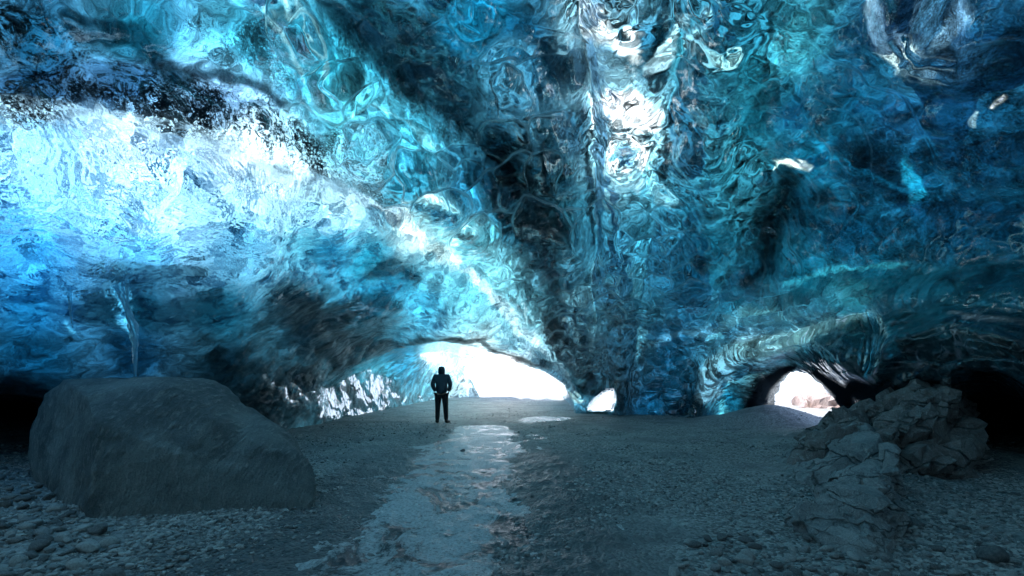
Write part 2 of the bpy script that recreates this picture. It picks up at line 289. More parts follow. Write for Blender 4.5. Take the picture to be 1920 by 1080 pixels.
# ---------------------------------------------------------------- cave shell (one sheet round the chamber; openings cut out)
def axis_nonuni(parts):
    out = []
    for a, b, n in parts: out.append(np.linspace(a, b, n, endpoint=False))
    out.append([parts[-1][1]]); return np.concatenate(out)
def cave_grid(step):
    n = int(97/(.066*step))
    th = np.radians(axis_nonuni([(-180,-60,50),(-60,-48.5,40),(-48.5,48.5,n),(48.5,60,40),(60,180,50)]))
    t = axis_nonuni([(-.45,-.14,40),(-.14,.82,int(640/step)),(.82,1.2,40),(1.2,6,30),(6,400,24)])
    return np.meshgrid(th, t)
def base_surface(th, t):
    c = np.cos(th); front = np.abs(th) < math.radians(68)
    cc = np.where(front, np.maximum(c, .2), 1)
    x = CX+F*np.tan(np.clip(th, -1.25, 1.25)); y = HY-F*t/np.maximum(cc, .2)
    x = np.where(front, x, np.sign(th)*4000+CX)
    q = np.stack([np.sin(th)*7, np.cos(th)*7, t*7], -1); wgt = sm(-5, -50, np.maximum(np.maximum(sample(s_tun, x, y), sample(s_rt, x, y)), np.maximum(sample(s_gap, x, y), sample(s_slot, x, y))))*sm(770, 700, y)
    LDs = sample(LD, x+26*wgt*fbm(q, 4, 301), y+26*wgt*fbm(q, 4, 311))
    R = np.exp(LDs)/np.maximum(cc, .2)
    k = 1/np.sqrt((1/9.)**2 + (np.maximum(t, 0)/5.)**2)          # chamber behind and above the camera
    a = sm(math.radians(49), math.radians(62), np.abs(th))
    hi = sm(.95, 1.5, t)
    a = np.maximum(a, hi); R = R*(1-a)+np.minimum(k, 9)*a
    return R.astype(f4), x.astype(f4), y.astype(f4)
def to_xyz(th, t, R): return np.stack([R*np.sin(th), R*np.cos(th), EYE+R*t], -1).astype(f4)
def grid_mesh(name, P, keep, attrs, smooth=True):
    nr, nc = P.shape[:2]; idx = np.arange(nr*nc).reshape(nr, nc)
    q = np.stack([idx[:-1, :-1], idx[:-1, 1:], idx[1:, 1:], idx[1:, :-1]], -1).reshape(-1, 4)
    kf = (keep[:-1, :-1] & keep[:-1, 1:] & keep[1:, 1:] & keep[1:, :-1]).ravel(); q = q[kf]
    used = np.unique(q); remap = np.full(nr*nc, -1); remap[used] = np.arange(len(used)); q = remap[q]
    me = bpy.data.meshes.new(name); me.vertices.add(len(used)); me.vertices.foreach_set('co', P.reshape(-1, 3)[used].ravel().astype(f4))
    me.loops.add(q.size); me.loops.foreach_set('vertex_index', q.ravel().astype(np.int32))
    me.polygons.add(len(q)); me.polygons.foreach_set('loop_start', np.arange(0, q.size, 4, dtype=np.int32)); me.polygons.foreach_set('loop_total', np.full(len(q), 4, np.int32))
    me.update(calc_edges=True)
    me.polygons.foreach_set('use_smooth', np.full(len(q), smooth))
    for an, arr in attrs.items():
        a = me.attributes.new(an, 'FLOAT_COLOR', 'POINT'); v = np.ones((len(used), 4), f4); v[:, :3] = arr.reshape(-1, 3)[used]
        a.data.foreach_set('color', v.ravel())
    me.validate(); o = bpy.data.objects.new(name, me); C.objects.link(o); return o
def normals(P):
    du = np.gradient(P, axis=1); dv = np.gradient(P, axis=0); n = np.cross(dv, du); return n/(np.linalg.norm(n, axis=-1, keepdims=True)+1e-9)
# --- material helpers
def mat(name):
    m = bpy.data.materials.new(name); m.use_nodes = True; m.node_tree.nodes.clear(); return m, m.node_tree
class N:
    def __init__(s, t): s.t = t
    def __call__(s, ty, ins=None, **kw):
        n = s.t.nodes.new('ShaderNode'+ty)
        for k, v in kw.items(): setattr(n, k, v)
        for k, v in (ins or {}).items():
            if isinstance(v, bpy.types.NodeSocket): s.t.links.new(v, n.inputs[k])
            else: n.inputs[k].default_value = v
        return n
    def math(s, op, a, b=0, c=0, clamp=False):
        n = s.t.nodes.new('ShaderNodeMath'); n.operation = op; n.use_clamp = clamp
        for i, v in enumerate((a, b, c)):
            if isinstance(v, bpy.types.NodeSocket): s.t.links.new(v, n.inputs[i])
            else: n.inputs[i].default_value = v
        return n.outputs[0]
    def mixc(s, fac, a, b, bt='MIX'):
        n = s.t.nodes.new('ShaderNodeMix'); n.data_type = 'RGBA'; n.blend_type = bt
        for i, v in ((0, fac), (6, a), (7, b)):
            if isinstance(v, bpy.types.NodeSocket): s.t.links.new(v, n.inputs[i])
            else: n.inputs[i].default_value = v if i == 0 else (*v[:3], 1)
        return n.outputs[2]
    def ramp(s, fac, stops):
        n = s.t.nodes.new('ShaderNodeValToRGB'); s.t.links.new(fac, n.inputs[0])
        while len(n.color_ramp.elements) < len(stops): n.color_ramp.elements.new(.5)
        for e, (p, c) in zip(n.color_ramp.elements, stops):
            e.position = p; e.color = (c, c, c, 1) if np.isscalar(c) else (*c, 1)
        return n.outputs[0]
# cloudy ice deep in the wall: lets daylight through, stained and streaked
mb, t_ = mat('cloudy_ice'); n = N(t_)
tc = n('TexCoord').outputs['Object']
a1 = n('Attribute', attribute_name='tint').outputs['Color']; a2 = n('Attribute', attribute_name='kinds'); sp = n('SeparateColor', {0: a2.outputs['Color']})
wn = n('TexNoise', {'Vector': tc, 'Scale': 1.6, 'Detail': 4, 'Distortion': .6}); wv = n('VectorMath', {0: wn.outputs['Color'], 1: (.5,.5,.5)}, operation='SUBTRACT')
wp = n('VectorMath', {0: wv.outputs[0], 1: (.9,.9,.9), 2: tc}, operation='MULTIPLY_ADD').outputs[0]
feath = n('TexNoise', {'Vector': wp, 'Scale': 3.2, 'Detail': 9, 'Roughness': .62, 'Distortion': 1.1}).outputs[0]
fh = feath; feath = n.ramp(feath, [(.37, (.03,.10,.16)), (.44, (.3,.45,.6)), (.49, (.8,.85,.9)), (.59, (1.9,1.9,1.9))])
dr = n('Mapping', {'Vector': wp, 'Scale': (5, 5, .9)}).outputs[0]
drape = n.ramp(n('TexNoise', {'Vector': dr, 'Scale': 1.1, 'Detail': 7, 'Roughness': .55, 'Distortion': .5}).outputs[0], [(.38, .03), (.49, .55), (.6, 2.3)])
soft = n.ramp(n('TexNoise', {'Vector': wp, 'Scale': 2.0, 'Detail': 10, 'Roughness': .68, 'Distortion': .8}).outputs[0], [(.36, .15), (.5, .75), (.64, 2.2)])
s1 = n('TexNoise', {'Vector': tc, 'Scale': 13, 'Detail': 6, 'Roughness': .85}).outputs[0]
s2 = n('TexNoise', {'Vector': tc, 'Scale': 1.7, 'Detail': 3}).outputs[0]
s3 = n.math('ADD', s1, n.math('MULTIPLY', n.math('SUBTRACT', s2, .5), .45))
speck = n.ramp(s3, [(.43, .02), (.475, .2), (.51, 1.2), (.7, 1.7)])
v = n.mixc(sp.outputs[1], soft, feath); v = n.mixc(sp.outputs[2], v, drape); v = n.mixc(sp.outputs[0], v, n.mixc(.5, speck, n.mixc(1, speck, soft, 'MULTIPLY')))
colr = n.mixc(1.0, a1, v, 'MULTIPLY')
bp = n('Bump', {'Height': fh, 'Distance': .3, 'Strength': .6})
tr = n('BsdfTranslucent', {'Color': colr, 'Normal': bp.outputs[0]}); df = n('BsdfDiffuse', {'Color': n.mixc(.5, colr, (.0,.0,.0))})
mx = n('MixShader', {0: .12, 1: tr.outputs[0], 2: df.outputs[0]}); n('OutputMaterial', {0: mx.outputs[0]})
# clear ice skin
mg, t_ = mat('clear_ice'); n = N(t_)
tc = n('TexCoord').outputs['Object']; kd = n('SeparateColor', {0: n('Attribute', attribute_name='skin').outputs['Color']})
bn = n('TexNoise', {'Vector': tc, 'Scale': 3.5, 'Detail': 1, 'Roughness': .4, 'Distortion': .2}).outputs[0]
bf = n('TexNoise', {'Vector': tc, 'Scale': 9, 'Detail': 2, 'Roughness': .6, 'Distortion': 1.5}).outputs[0]
hh = n.math('ADD', n.math('MULTIPLY', bn, .05), n.math('MULTIPLY', n.math('MULTIPLY', bf, .03), kd.outputs[0]))
bp = n('Bump', {'Height': hh, 'Distance': 1.0, 'Strength': .7})
rough = .01
gl = n('BsdfGlass', {'Color': (.93,.985,1,1), 'Roughness': rough, 'IOR': 1.31, 'Normal': bp.outputs[0]})
gs = n('BsdfGlossy', {'Color': (.9,.96,1,1), 'Roughness': .09, 'Normal': bp.outputs[0]})
lw = n('LayerWeight', {'Blend': .45, 'Normal': bp.outputs[0]}).outputs['Facing']
gf = n.math('MULTIPLY_ADD', n.math('POWER', lw, 2.5), .32, .06, clamp=True)
s1 = n('TexNoise', {'Vector': tc, 'Scale': 30, 'Detail': 5, 'Roughness': .85}).outputs[0]; s2 = n('TexNoise', {'Vector': tc, 'Scale': 2.2, 'Detail': 4}).outputs[0]
s3 = n.math('ADD', s1, n.math('MULTIPLY', n.math('SUBTRACT', s2, .5), .7))
dirt_shade = n.math('MAXIMUM', n.math('MULTIPLY', n.ramp(s3, [(.43, 1.), (.48, 0.)]), n.math('MINIMUM', kd.outputs[2], 1.)), n.math('SUBTRACT', kd.outputs[2], 1.), clamp=True)  # dirt specks, plus the painted shade of the dark walls
dd = n('BsdfDiffuse', {'Color': (.012,.02,.028,1)}); ice = n('MixShader', {0: gf, 1: gl.outputs[0], 2: gs.outputs[0]}); fr = n('BsdfDiffuse', {'Color': (.8,.93,.97,1)}); ice = n('MixShader', {0: n.math('MULTIPLY', kd.outputs[1], .75), 1: ice.outputs[0], 2: fr.outputs[0]})  # white lines painted along scallop crests as glints
n('OutputMaterial', {0: n('MixShader', {0: dirt_shade, 1: ice.outputs[0], 2: dd.outputs[0]}).outputs[0]})
STEP = 1.0
th, t = cave_grid(STEP*1.5)
def build_backing():
    R, x, y = base_surface(th, t); P = to_xyz(th, t, R)
    wr = np.stack([fbm(P*.9, 4, 5), fbm(P*.9, 4, 25)], -1)
    k = np.clip(R*0+26, 5, 40)
    edge = np.clip(np.minimum(np.minimum(-sample(s_tun, x, y)*0+99, np.abs(sample(s_ex, x, y))), np.abs(sample(s_rh, x, y)))/30, 0, 1)
    xw = x+wr[..., 0]*k*edge; yw = y+wr[..., 1]*k*edge
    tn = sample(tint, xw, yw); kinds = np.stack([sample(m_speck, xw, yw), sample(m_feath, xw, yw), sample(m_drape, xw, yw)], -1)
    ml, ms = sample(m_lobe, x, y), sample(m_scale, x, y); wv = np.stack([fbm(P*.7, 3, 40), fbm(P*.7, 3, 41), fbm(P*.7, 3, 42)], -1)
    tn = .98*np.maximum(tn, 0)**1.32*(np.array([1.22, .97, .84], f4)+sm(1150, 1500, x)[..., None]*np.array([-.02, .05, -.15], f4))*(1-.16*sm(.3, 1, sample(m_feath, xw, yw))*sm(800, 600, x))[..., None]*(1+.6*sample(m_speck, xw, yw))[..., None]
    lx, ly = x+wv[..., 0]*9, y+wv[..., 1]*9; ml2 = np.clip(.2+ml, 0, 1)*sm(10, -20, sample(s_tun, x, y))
    k1 = samp2(ST, lx, ly); tn = tn*(1-ml2+ml2*k1)[..., None]*(1+1.2*samp2(SR, lx, ly)*ml2)[..., None]  # scallop insides darkened and crests brightened in the tint, like shade and glints
    f1, f2, cid, oz = worley(P*np.array([2.4, 1.0, 3.2], f4)+wv*.6, 9); e = f2-f1; mm = np.clip(ms, 0, 1)*(1-.75*sm(-5, 10, sample(s_tun, x, y)))
    mm = mm*(1-.85*sm(930, 860, x)*sm(590, 630, y)); k1 = (.3+1.1*cid)*(1-.5*sm(.1, .7, e))+1.6*sm(.07, .0, e)*(cid > .4); tn = tn*(1-mm+mm*k1)[..., None]+(mm*sm(.06, 0, e)*.05)[..., None]*np.array([.8, .95, 1], f4)  # cell edges painted bright as glinting rims
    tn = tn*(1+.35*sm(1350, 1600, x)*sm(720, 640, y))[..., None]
    bk = sm(math.radians(54), math.radians(75), np.abs(th))[..., None]; tn = tn*(1-bk)+np.array([.05, .09, .105], f4)*bk  # unseen wall behind the camera, tinted to set the fill light
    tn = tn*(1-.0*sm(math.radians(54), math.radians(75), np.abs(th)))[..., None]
    hs = np.maximum(np.maximum(sample(s_ex, x, y), sample(s_gap, x, y)), sample(s_rh, x, y))
    off = .45*sm(-2, -40, hs)+.03
    P2 = to_xyz(th, t, R+off+.12*fbm(P*1.1, 3, 9))
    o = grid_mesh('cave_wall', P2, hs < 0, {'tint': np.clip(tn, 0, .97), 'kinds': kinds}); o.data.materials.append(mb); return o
TG = 1.0
back = build_backing(); back['kind'] = 'structure'
th, t = cave_grid(STEP)
def build_skin():
    R, x, y = base_surface(th, t); P = to_xyz(th, t, R)
    ml, ms, mf, md, mp = (sample(m, x, y) for m in (m_lobe, m_scale, m_feath, m_drape, m_speck))
    wv = np.stack([fbm(P*.7, 3, 40), fbm(P*.7, 3, 41), fbm(P*.7, 3, 42)], -1)
    d = .2*fbm(P*.55, 3, 50)+.12*fbm(P*1.7+wv, 3, 55)
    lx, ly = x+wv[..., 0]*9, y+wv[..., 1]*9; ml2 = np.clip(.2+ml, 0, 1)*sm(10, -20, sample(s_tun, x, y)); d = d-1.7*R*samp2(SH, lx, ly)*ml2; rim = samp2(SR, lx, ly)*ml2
    tl = sm(930, 860, x)*sm(590, 630, y); wr = P.copy(); wr[..., 0] += .5*P[..., 2]
    f1, f2, cid, oz = worley(P*np.array([2.4, 1.0, 3.2], f4)+wv*.6, 9); g1, _, gid, gz_ = worley(wr*np.array([3.0, 1.5, 1.25], f4)+wv*.5, 9)
    d = d-ms*(1-tl)*(.17*(.8-f1**2)+.10*oz+.06*cid)-ms*tl*(1-.4*sm(-5, 10, sample(s_tun, x, y)))*(.2*(.8-g1**2)+.05*gid)
    d = d-md*.32*fbm(P*np.array([1.5, 1.5, .55], f4)+wv*.5, 2, 19, .35)
    d = d+mf*.16*(fbm(P*2.6+wv*1.5, 5, 60, .6, True)-.35)
    d = d+.012*fbm(P*4+wv*2, 2, 70)
    hs = np.maximum(np.maximum(sample(s_ex, x, y), sample(s_gap, x, y)), sample(s_rh, x, y))
    d = d*(.15+.85*sm(0, -40, hs))
    d = np.where(d > .12, .12+.1*np.tanh((d-.12)/.1), d)
    d = np.minimum(d, (.45*sm(-2, -40, hs)+.03)*.5)
    P2 = to_xyz(th, t, R+d)
    o = grid_mesh('ice_skin', P2, hs < 0, {'skin': np.stack([np.clip(mf, 0, 1), rim, np.maximum(mp, 2*sample(m_shade, x, y))], -1)}); o.data.materials.append(mg); return o
skin = build_skin(); skin['kind'] = 'structure'
# ---------------------------------------------------------------- ground
mgd, t_ = mat('gravel_ground'); n = N(t_)
tc = n('TexCoord').outputs['Object']
vz = n('TexVoronoi', {'Vector': tc, 'Scale': 34}); vc = n('SeparateColor', {0: vz.outputs['Color']})
nz = n('TexNoise', {'Vector': tc, 'Scale': 1.1, 'Detail': 6}).outputs[0]
cc = n.mixc(n.ramp(nz, [(.4, 0.), (.6, 1.)]), (.15,.155,.16), (.33,.335,.33)); sandy = n.ramp(n('TexNoise', {'Vector': tc, 'Scale': .55, 'Detail': 5}).outputs[0], [(.42, .3), (.56, .85)]); cc = n.mixc(sandy, cc, n.mixc(vc.outputs[0], (.08,.085,.09), (.55,.55,.54)))
bp = n('Bump', {'Height': n.math('ADD', n.math('MULTIPLY', n.math('MULTIPLY', vz.outputs['Distance'], sandy), -1.), n.math('MULTIPLY', n('TexNoise', {'Vector': tc, 'Scale': 40, 'Detail': 5, 'Roughness': .8}).outputs[0], .25)), 'Distance': .04, 'Strength': 1.})
wt = n('Attribute', attribute_name='wet').outputs['Fac']; cc = n.mixc(wt, cc, n.mixc(.72, cc, (.035,.045,.055)))
pr = n('BsdfPrincipled', {'Base Color': cc, 'Roughness': n.math('MULTIPLY_ADD', wt, -.25, .72), 'Normal': bp.outputs[0]}); n('OutputMaterial', {0: pr.outputs[0]})
def ground_h(X, Y):
    p = np.stack([X, Y, X*0], -1); h = .05*fbm(p*.6, 3, 80)*sm(26, 9, np.hypot(X, Y))
    h = h+.034*fbm(p*np.array([3.2,2.0,1],f4), 5, 85, .65)*sm(22, 10, np.hypot(X, Y))
    ch = np.exp(-((X+.8+.1*np.sin(Y*.6)+.07*np.sin(Y*2.3+1))/(.84+.2*sm(6,3,Y)))**4)*sm(15.5, 13, Y)
    h = h*(1-.35*ch)-.06*ch
    h = h-.07*np.exp(-((X-.9)/1.1)**2-((Y-16.3)/1.2)**2)
    h = h+.45*np.exp(-((X-7.2)/1.6)**2-((Y-9.3)/2.2)**2)+.1*np.exp(-((X-4.5)/1.2)**2-((Y-6.8)/1)**2)
    h = h+.5*np.exp(-((X-8.2)/1.3)**2-((Y-15.2)/1.3)**2)
    h = h+.12*sm(-2.0, -4, X)*sm(9, 5, Y)
    return h
def chan(X, Y): return (X+.8+.1*np.sin(Y*.6)+.07*np.sin(Y*2.3+1))
def build_ground():
    th = np.radians(axis_nonuni([(-180,-52,40),(-52,52,1100),(52,180,40)])); r = np.concatenate([np.geomspace(.3, 2.8, 20, endpoint=False), np.geomspace(2.8, 40, 520, endpoint=False), np.geomspace(40, 1500, 30)])
    TH, RR = np.meshgrid(th, r); X = RR*np.sin(TH); Y = RR*np.cos(TH)
    p = np.stack([X, Y, X*0], -1); z = ground_h(X, Y)
    near = sm(30, 12, RR)
    f1, _, _, _ = worley(p*9, 91); z = z-near*.018*f1+near*.012*fbm(p*6, 3, 95)
    z = np.where(RR > 60, z*0, z)
    u = chan(X, Y)+.25*fbm(p*1.3, 3, 500); wet = sm(2.3, 1.5, np.abs(u))*sm(11, 8, Y)*sm(.5, 2, Y)
    return grid_mesh('ground', np.stack([X, Y, z], -1), np.ones(X.shape, bool), {'wet': np.stack([wet]*3, -1)})
g = build_ground(); g.data.materials.append(mgd); g['kind'] = 'structure'
# meltwater
mw, t_ = mat('meltwater'); n = N(t_)
tc = n('TexCoord').outputs['Object']; nz = n('TexNoise', {'Vector': tc, 'Scale': 16, 'Detail': 7, 'Roughness': .7, 'Distortion': .7}).outputs[0]
n2 = n('TexNoise', {'Vector': n('Mapping', {'Vector': tc, 'Scale': (1, .7, 1)}).outputs[0], 'Scale': 1.7, 'Detail': 9, 'Roughness': .7, 'Distortion': 1.2}).outputs[0]
n3 = n('TexNoise', {'Vector': tc, 'Scale': 30, 'Detail': 6, 'Roughness': .8}).outputs[0]; cr = n.math('MULTIPLY', n.ramp(n2, [(.43, 0.), (.51, 1.)]), n.ramp(n3, [(.38, .15), (.55, 1.)]))
bp = n('Bump', {'Height': n.math('ADD', nz, n.math('MULTIPLY', n2, 2.5)), 'Distance': .05, 'Strength': .8})
pr = n('BsdfPrincipled', {'Base Color': n.mixc(cr, (.06,.075,.085), (.66,.70,.72)), 'Roughness': n.math('MULTIPLY_ADD', cr, .35, .2), 'IOR': 1.33, 'Normal': bp.outputs[0]}); n('OutputMaterial', {0: pr.outputs[0]})
def sheet(name, x0, x1, y0, y1, z):
    X, Y = np.meshgrid(np.linspace(x0, x1, 260), np.geomspace(y0, y1, 700)); p = np.stack([X, Y, X*0], -1)
    zz = z+.02*fbm(p*np.array([3.5,2.2,1])+.3*fbm(p*2, 2, 400)[..., None], 5, 401, .6, True)*sm(16, 6, Y)+.006*fbm(p*14, 2, 405)*sm(12, 5, Y)
    o = grid_mesh(name, np.stack([X, Y, zz], -1), np.ones(X.shape, bool), {}); o.data.materials.append(mw); o['kind'] = 'structure'; return o
sheet('stream', -2.5, 1.1, 2.2, 15.2, -.04); sheet('puddle', -.6, 3, 14.9, 17.9, -.05)
# snow outside
msn, t_ = mat('snow'); n = N(t_); tc = n('TexCoord').outputs['Object']; nz = n('TexNoise', {'Vector': tc, 'Scale': .6, 'Detail': 6}).outputs[0]
bp = n('Bump', {'Height': nz, 'Distance': .5, 'Strength': .5}); pr = n('BsdfPrincipled', {'Base Color': (.8,.86,.92,1), 'Roughness': .8, 'Normal': bp.outputs[0]}); n('OutputMaterial', {0: pr.outputs[0]})
def snow(name, cx, cy, rx, ry, hh, seed):
    X, Y = np.meshgrid(np.linspace(-1.2, 1.2, 90), np.linspace(-1.2, 1.2, 90)); r = np.hypot(X, Y); p = np.stack([X*3, Y*3, X*0+seed], -1)
    z = hh*sm(1.15, .2, r)*(1+.25*fbm(p, 4, seed))-.3; o = grid_mesh(name, np.stack([cx+X*rx, cy+Y*ry, z], -1), np.ones(X.shape, bool), {}); o.data.materials.append(msn); o['kind'] = 'structure'; return o
snow('snow_hill', 10, 95, 90, 45, 22, 3)
X, Y = np.meshgrid(np.linspace(-14, 16, 120), np.linspace(27.5, 64, 120)); o = grid_mesh('snow_field', np.stack([X, Y, .02+.08*fbm(np.stack([X, Y, X*0], -1)*.4, 3, 8)+.05*(Y-30)-.4*sm(31.5, 27.5, Y)], -1), np.ones(X.shape, bool), {}); o.data.materials.append(msn); o['kind'] = 'structure'
# ================================================================ things
def W(x, y, D): return Vector(((x-CX)/F*D, D, EYE+(HY-y)/F*D))
def G(x, y): return F*EYE/(y-HY)
def gz(X, Y): return float(ground_h(np.array([X], f4), np.array([Y], f4))[0])
def tag(o, label, cat, group=None, kind=None):
    if label: o['label'] = label
    if cat: o['category'] = cat
    if group: o['group'] = group
    if kind: o['kind'] = kind
    return o
def rock_mat(name, c1, c2, c3, sc=1.2, bump=.5, rough=.75, crack=0., cs=(1.1,1.1,2.6), streak=.09):
    m, t_ = mat(name); n = N(t_); tc = n('TexCoord').outputs['Object']
    a = n('TexNoise', {'Vector': tc, 'Scale': sc, 'Detail': 8, 'Roughness': .6}).outputs[0]
    b = n('TexNoise', {'Vector': n('Mapping', {'Vector': tc, 'Rotation': (.4,.5,.2), 'Scale': (9,3,3)}).outputs[0], 'Scale': sc*2, 'Detail': 9, 'Roughness': .7}).outputs[0]
    c = n('TexNoise', {'Vector': tc, 'Scale': 60, 'Detail': 4, 'Roughness': .8}).outputs[0]
    col = n.mixc(n.ramp(a, [(.4, 0.), (.6, 1.)]), c1, c2); col = n.mixc(n.ramp(b, [(.52, 0.), (.7, .7)]), col, c3)
    col = n.mixc(1, col, n.ramp(c, [(.3, .6), (.6, 1.15)]), 'MULTIPLY')
    if crack:
        wn = n('TexNoise', {'Vector': tc, 'Scale': 2.5, 'Detail': 4}); q = n('VectorMath', {0: wn.outputs['Color'], 1: (.35,.35,.35), 2: tc}, operation='MULTIPLY_ADD').outputs[0]
        ve = n('TexVoronoi', {'Vector': n('Mapping', {'Vector': q, 'Rotation': (.1,.55,.3), 'Scale': cs}).outputs[0], 'Scale': 1.0}, feature='DISTANCE_TO_EDGE').outputs['Distance']
        ve2 = n('TexVoronoi', {'Vector': n('Mapping', {'Vector': q, 'Rotation': (.3,-.4,.9), 'Scale': cs}).outputs[0], 'Scale': 2.6}, feature='DISTANCE_TO_EDGE').outputs['Distance']
        cr = n.math('MULTIPLY', n.ramp(ve, [(0., 0.1), (.03, 1.)]), n.ramp(ve2, [(0., .75), (.02, 1.)]))
        col = n.mixc(1, col, n.mixc(crack, (1,1,1), n.mixc(cr, (.42,.4,.4), (1,1,1))), 'MULTIPLY'); b = n.math('ADD', b, n.math('MULTIPLY', cr, 1.5*crack))
    h = n.math('ADD', n.math('MULTIPLY', b, streak), n.math('MULTIPLY', c, .012))
    bp = n('Bump', {'Height': h, 'Distance': 1.3, 'Strength': bump})
    pr = n('BsdfPrincipled', {'Base Color': col, 'Roughness': rough, 'Normal': bp.outputs[0]}); n('OutputMaterial', {0: pr.outputs[0]}); return m
def eval_mesh(o):
    dg = bpy.context.evaluated_depsgraph_get(); dg.update(); me = bpy.data.meshes.new_from_object(o.evaluated_get(dg)); old = o.data; o.modifiers.clear(); o.data = me; bpy.data.meshes.remove(old); return o
def hull_rock(name, hulls, vox, smooth_n, disp, m, dec=None):
    bm = bmesh.new()
    for pts in hulls:
        vs_ = [bm.verts.new(p) for p in pts]
        r = bmesh.ops.convex_hull(bm, input=vs_)
        dead = [v for v in vs_ if v.is_valid and not v.link_faces]
        bmesh.ops.delete(bm, geom=dead, context='VERTS')
    cen = sum((v.co for v in bm.verts), Vector())/len(bm.verts); cen.z = min(v.co.z for v in bm.verts)
    for v in bm.verts: v.co -= cen
    me = bpy.data.meshes.new(name); bm.to_mesh(me); bm.free(); o = bpy.data.objects.new(name, me); C.objects.link(o)
    a = o.modifiers.new('r', 'REMESH'); a.mode = 'VOXEL'; a.voxel_size = vox
    b = o.modifiers.new('s', 'SMOOTH'); b.factor = .5; b.iterations = smooth_n
    eval_mesh(o); me = o.data; me.name = name
    nv = len(me.vertices); co_ = np.empty(nv*3, f4); no = np.empty(nv*3, f4); me.vertices.foreach_get('co', co_); me.vertices.foreach_get('normal', no)
    co_ = co_.reshape(-1, 3); no = no.reshape(-1, 3); co_ = co_+no*disp(co_+np.array(cen, f4))[:, None]
    me.vertices.foreach_set('co', co_.ravel()); me.update(); me.polygons.foreach_set('use_smooth', np.ones(len(me.polygons), bool))
    if dec:
        o.modifiers.new('d', 'DECIMATE').ratio = dec; eval_mesh(o); me = o.data; me.polygons.foreach_set('use_smooth', np.zeros(len(me.polygons), bool)); me.name = name
    o.location = cen; me.materials.clear(); me.materials.append(m); return o
# --- boulder
bo_m = rock_mat('boulder_stone', (.15,.18,.19), (.40,.44,.44), (.72,.72,.71), 1.0, 1.0, .75, streak=.28)
bA = [W(152,998,4.55), W(165,985,4.6), W(300,995,4.75), W(400,985,4.95), W(480,975,5.2), Vector((-5.2,6.3,-.3)), Vector((-3.8,4.5,-.35)), Vector((-2.7,5.2,-.35)), Vector((-6,8,-.3)), Vector((-3.7,7.6,-.3)),
       W(48,860,6.7), W(62,925,6.5), W(64,800,6.7), W(88,738,6.6), W(118,711,6.4), W(180,795,4.9), W(158,738,5.4), W(174,880,4.68), W(320,720,5.7),
       W(300,709,6.1), W(388,712,6.6), W(430,730,6.7), W(470,775,6.3), W(470,860,5.5), W(300,755,5.4), W(400,790,5.5), W(340,850,4.98), W(200,709,8.0), W(390,711,8.2), W(80,790,8.2)]
bB = [W(380,740,6.6), W(400,780,6.0), W(470,765,6.5), W(535,812,6.3), W(560,838,6.1), W(582,868,5.7), W(590,920,5.5), W(584,945,5.4), W(560,850,5.7), W(480,838,5.5), W(400,880,5.1), W(400,985,4.95), W(480,975,5.1), W(560,960,5.3), W(540,812,7.0), W(585,900,6.2), Vector((-2.35,5.4,-.35)), Vector((-2.8,5.1,-.35)), Vector((-2.9,6.9,-.3)), Vector((-4.4,6.5,-.3))]
def bdisp(p):
    c = np.exp(-((p[:, 0]+3.55)/.55)**2)*np.exp(-((p[:, 2]-.75)/.4)**2)
    f1, f2, cid, oz = worley(p*np.array([.9,.9,1.3], f4)+.2*fbm(p*1.5, 3, 3)[:, None], 5)
    return .05*fbm(p*1.2, 4, 100)+.014*fbm(p*np.array([9, 4, 3], f4), 4, 104, .6, True)+.02*fbm(p*9, 4, 108)-.05*f1*.5
tag(hull_rock('boulder', [bA, bB], .022, 4, bdisp, bo_m), 'huge smooth dark boulder with flat left face below the bright ice shelf', 'boulder')
# --- bedrock outcrops on the right
oc_m = rock_mat('bedrock', (.34,.36,.37), (.55,.55,.55), (.68,.67,.66), 1.6, .9, .8, 1.)
oc_r = rock_mat('red_bedrock', (.24,.19,.18), (.38,.35,.34), (.6,.6,.6), 1.6, .9, .8, 1., (.9,.9,2.0))
def cdisp(sc, amp, rot=.5):
    ca, sa = math.cos(rot), math.sin(rot)
    def f(p):
        q = np.stack([p[:, 0]*ca+p[:, 2]*sa, p[:, 1], -p[:, 0]*sa+p[:, 2]*ca], -1)+.12*fbm(p*2, 2, 7)[:, None]
        f1, f2, cid, oz = worley(q*np.array(sc, f4), 31); tl = 1.6*(np.cos(cid*40)*worley.ox+np.sin(cid*40)*oz); g1, g2, gid, oz2 = worley(q*np.array(sc, f4)*2.7, 37); tl = tl+.5*(np.cos(gid*40)*worley.ox+np.sin(gid*40)*oz2)
        return amp*.8*tl+amp*(cid-.5)-amp*.8*sm(.09, 0, f2-f1)+amp*.35*(gid-.5)-amp*.3*sm(.1, 0, g2-g1)+amp*.3*fbm(p*5, 4, 33)
    return f
h1 = [W(1495,870,7.2), W(1530,800,8.6), W(1600,762,8.6), W(1700,735,8.4), W(1785,713,7.9), W(1800,735,7.5), W(1812,780,7.2), W(1824,870,6.9), W(1815,912,6.5), W(1760,905,6.7), W(1700,893,6.9), W(1640,880,7.1), W(1640,810,7.2), W(1700,800,7.0),
      Vector((4.2,7,-.3)), Vector((6.3,6.6,-.3)), Vector((7.5,9,-.2)), Vector((6,10,-.2)), W(1800,730,9.3), W(1600,775,10)]
tag(hull_rock('bedrock_outcrop', [h1], .03, 1, cdisp((1.5,1.5,2.6), .2), oc_r, .05), 'tall reddish fractured bedrock outcrop rising under the dark ice overhang', 'rock')
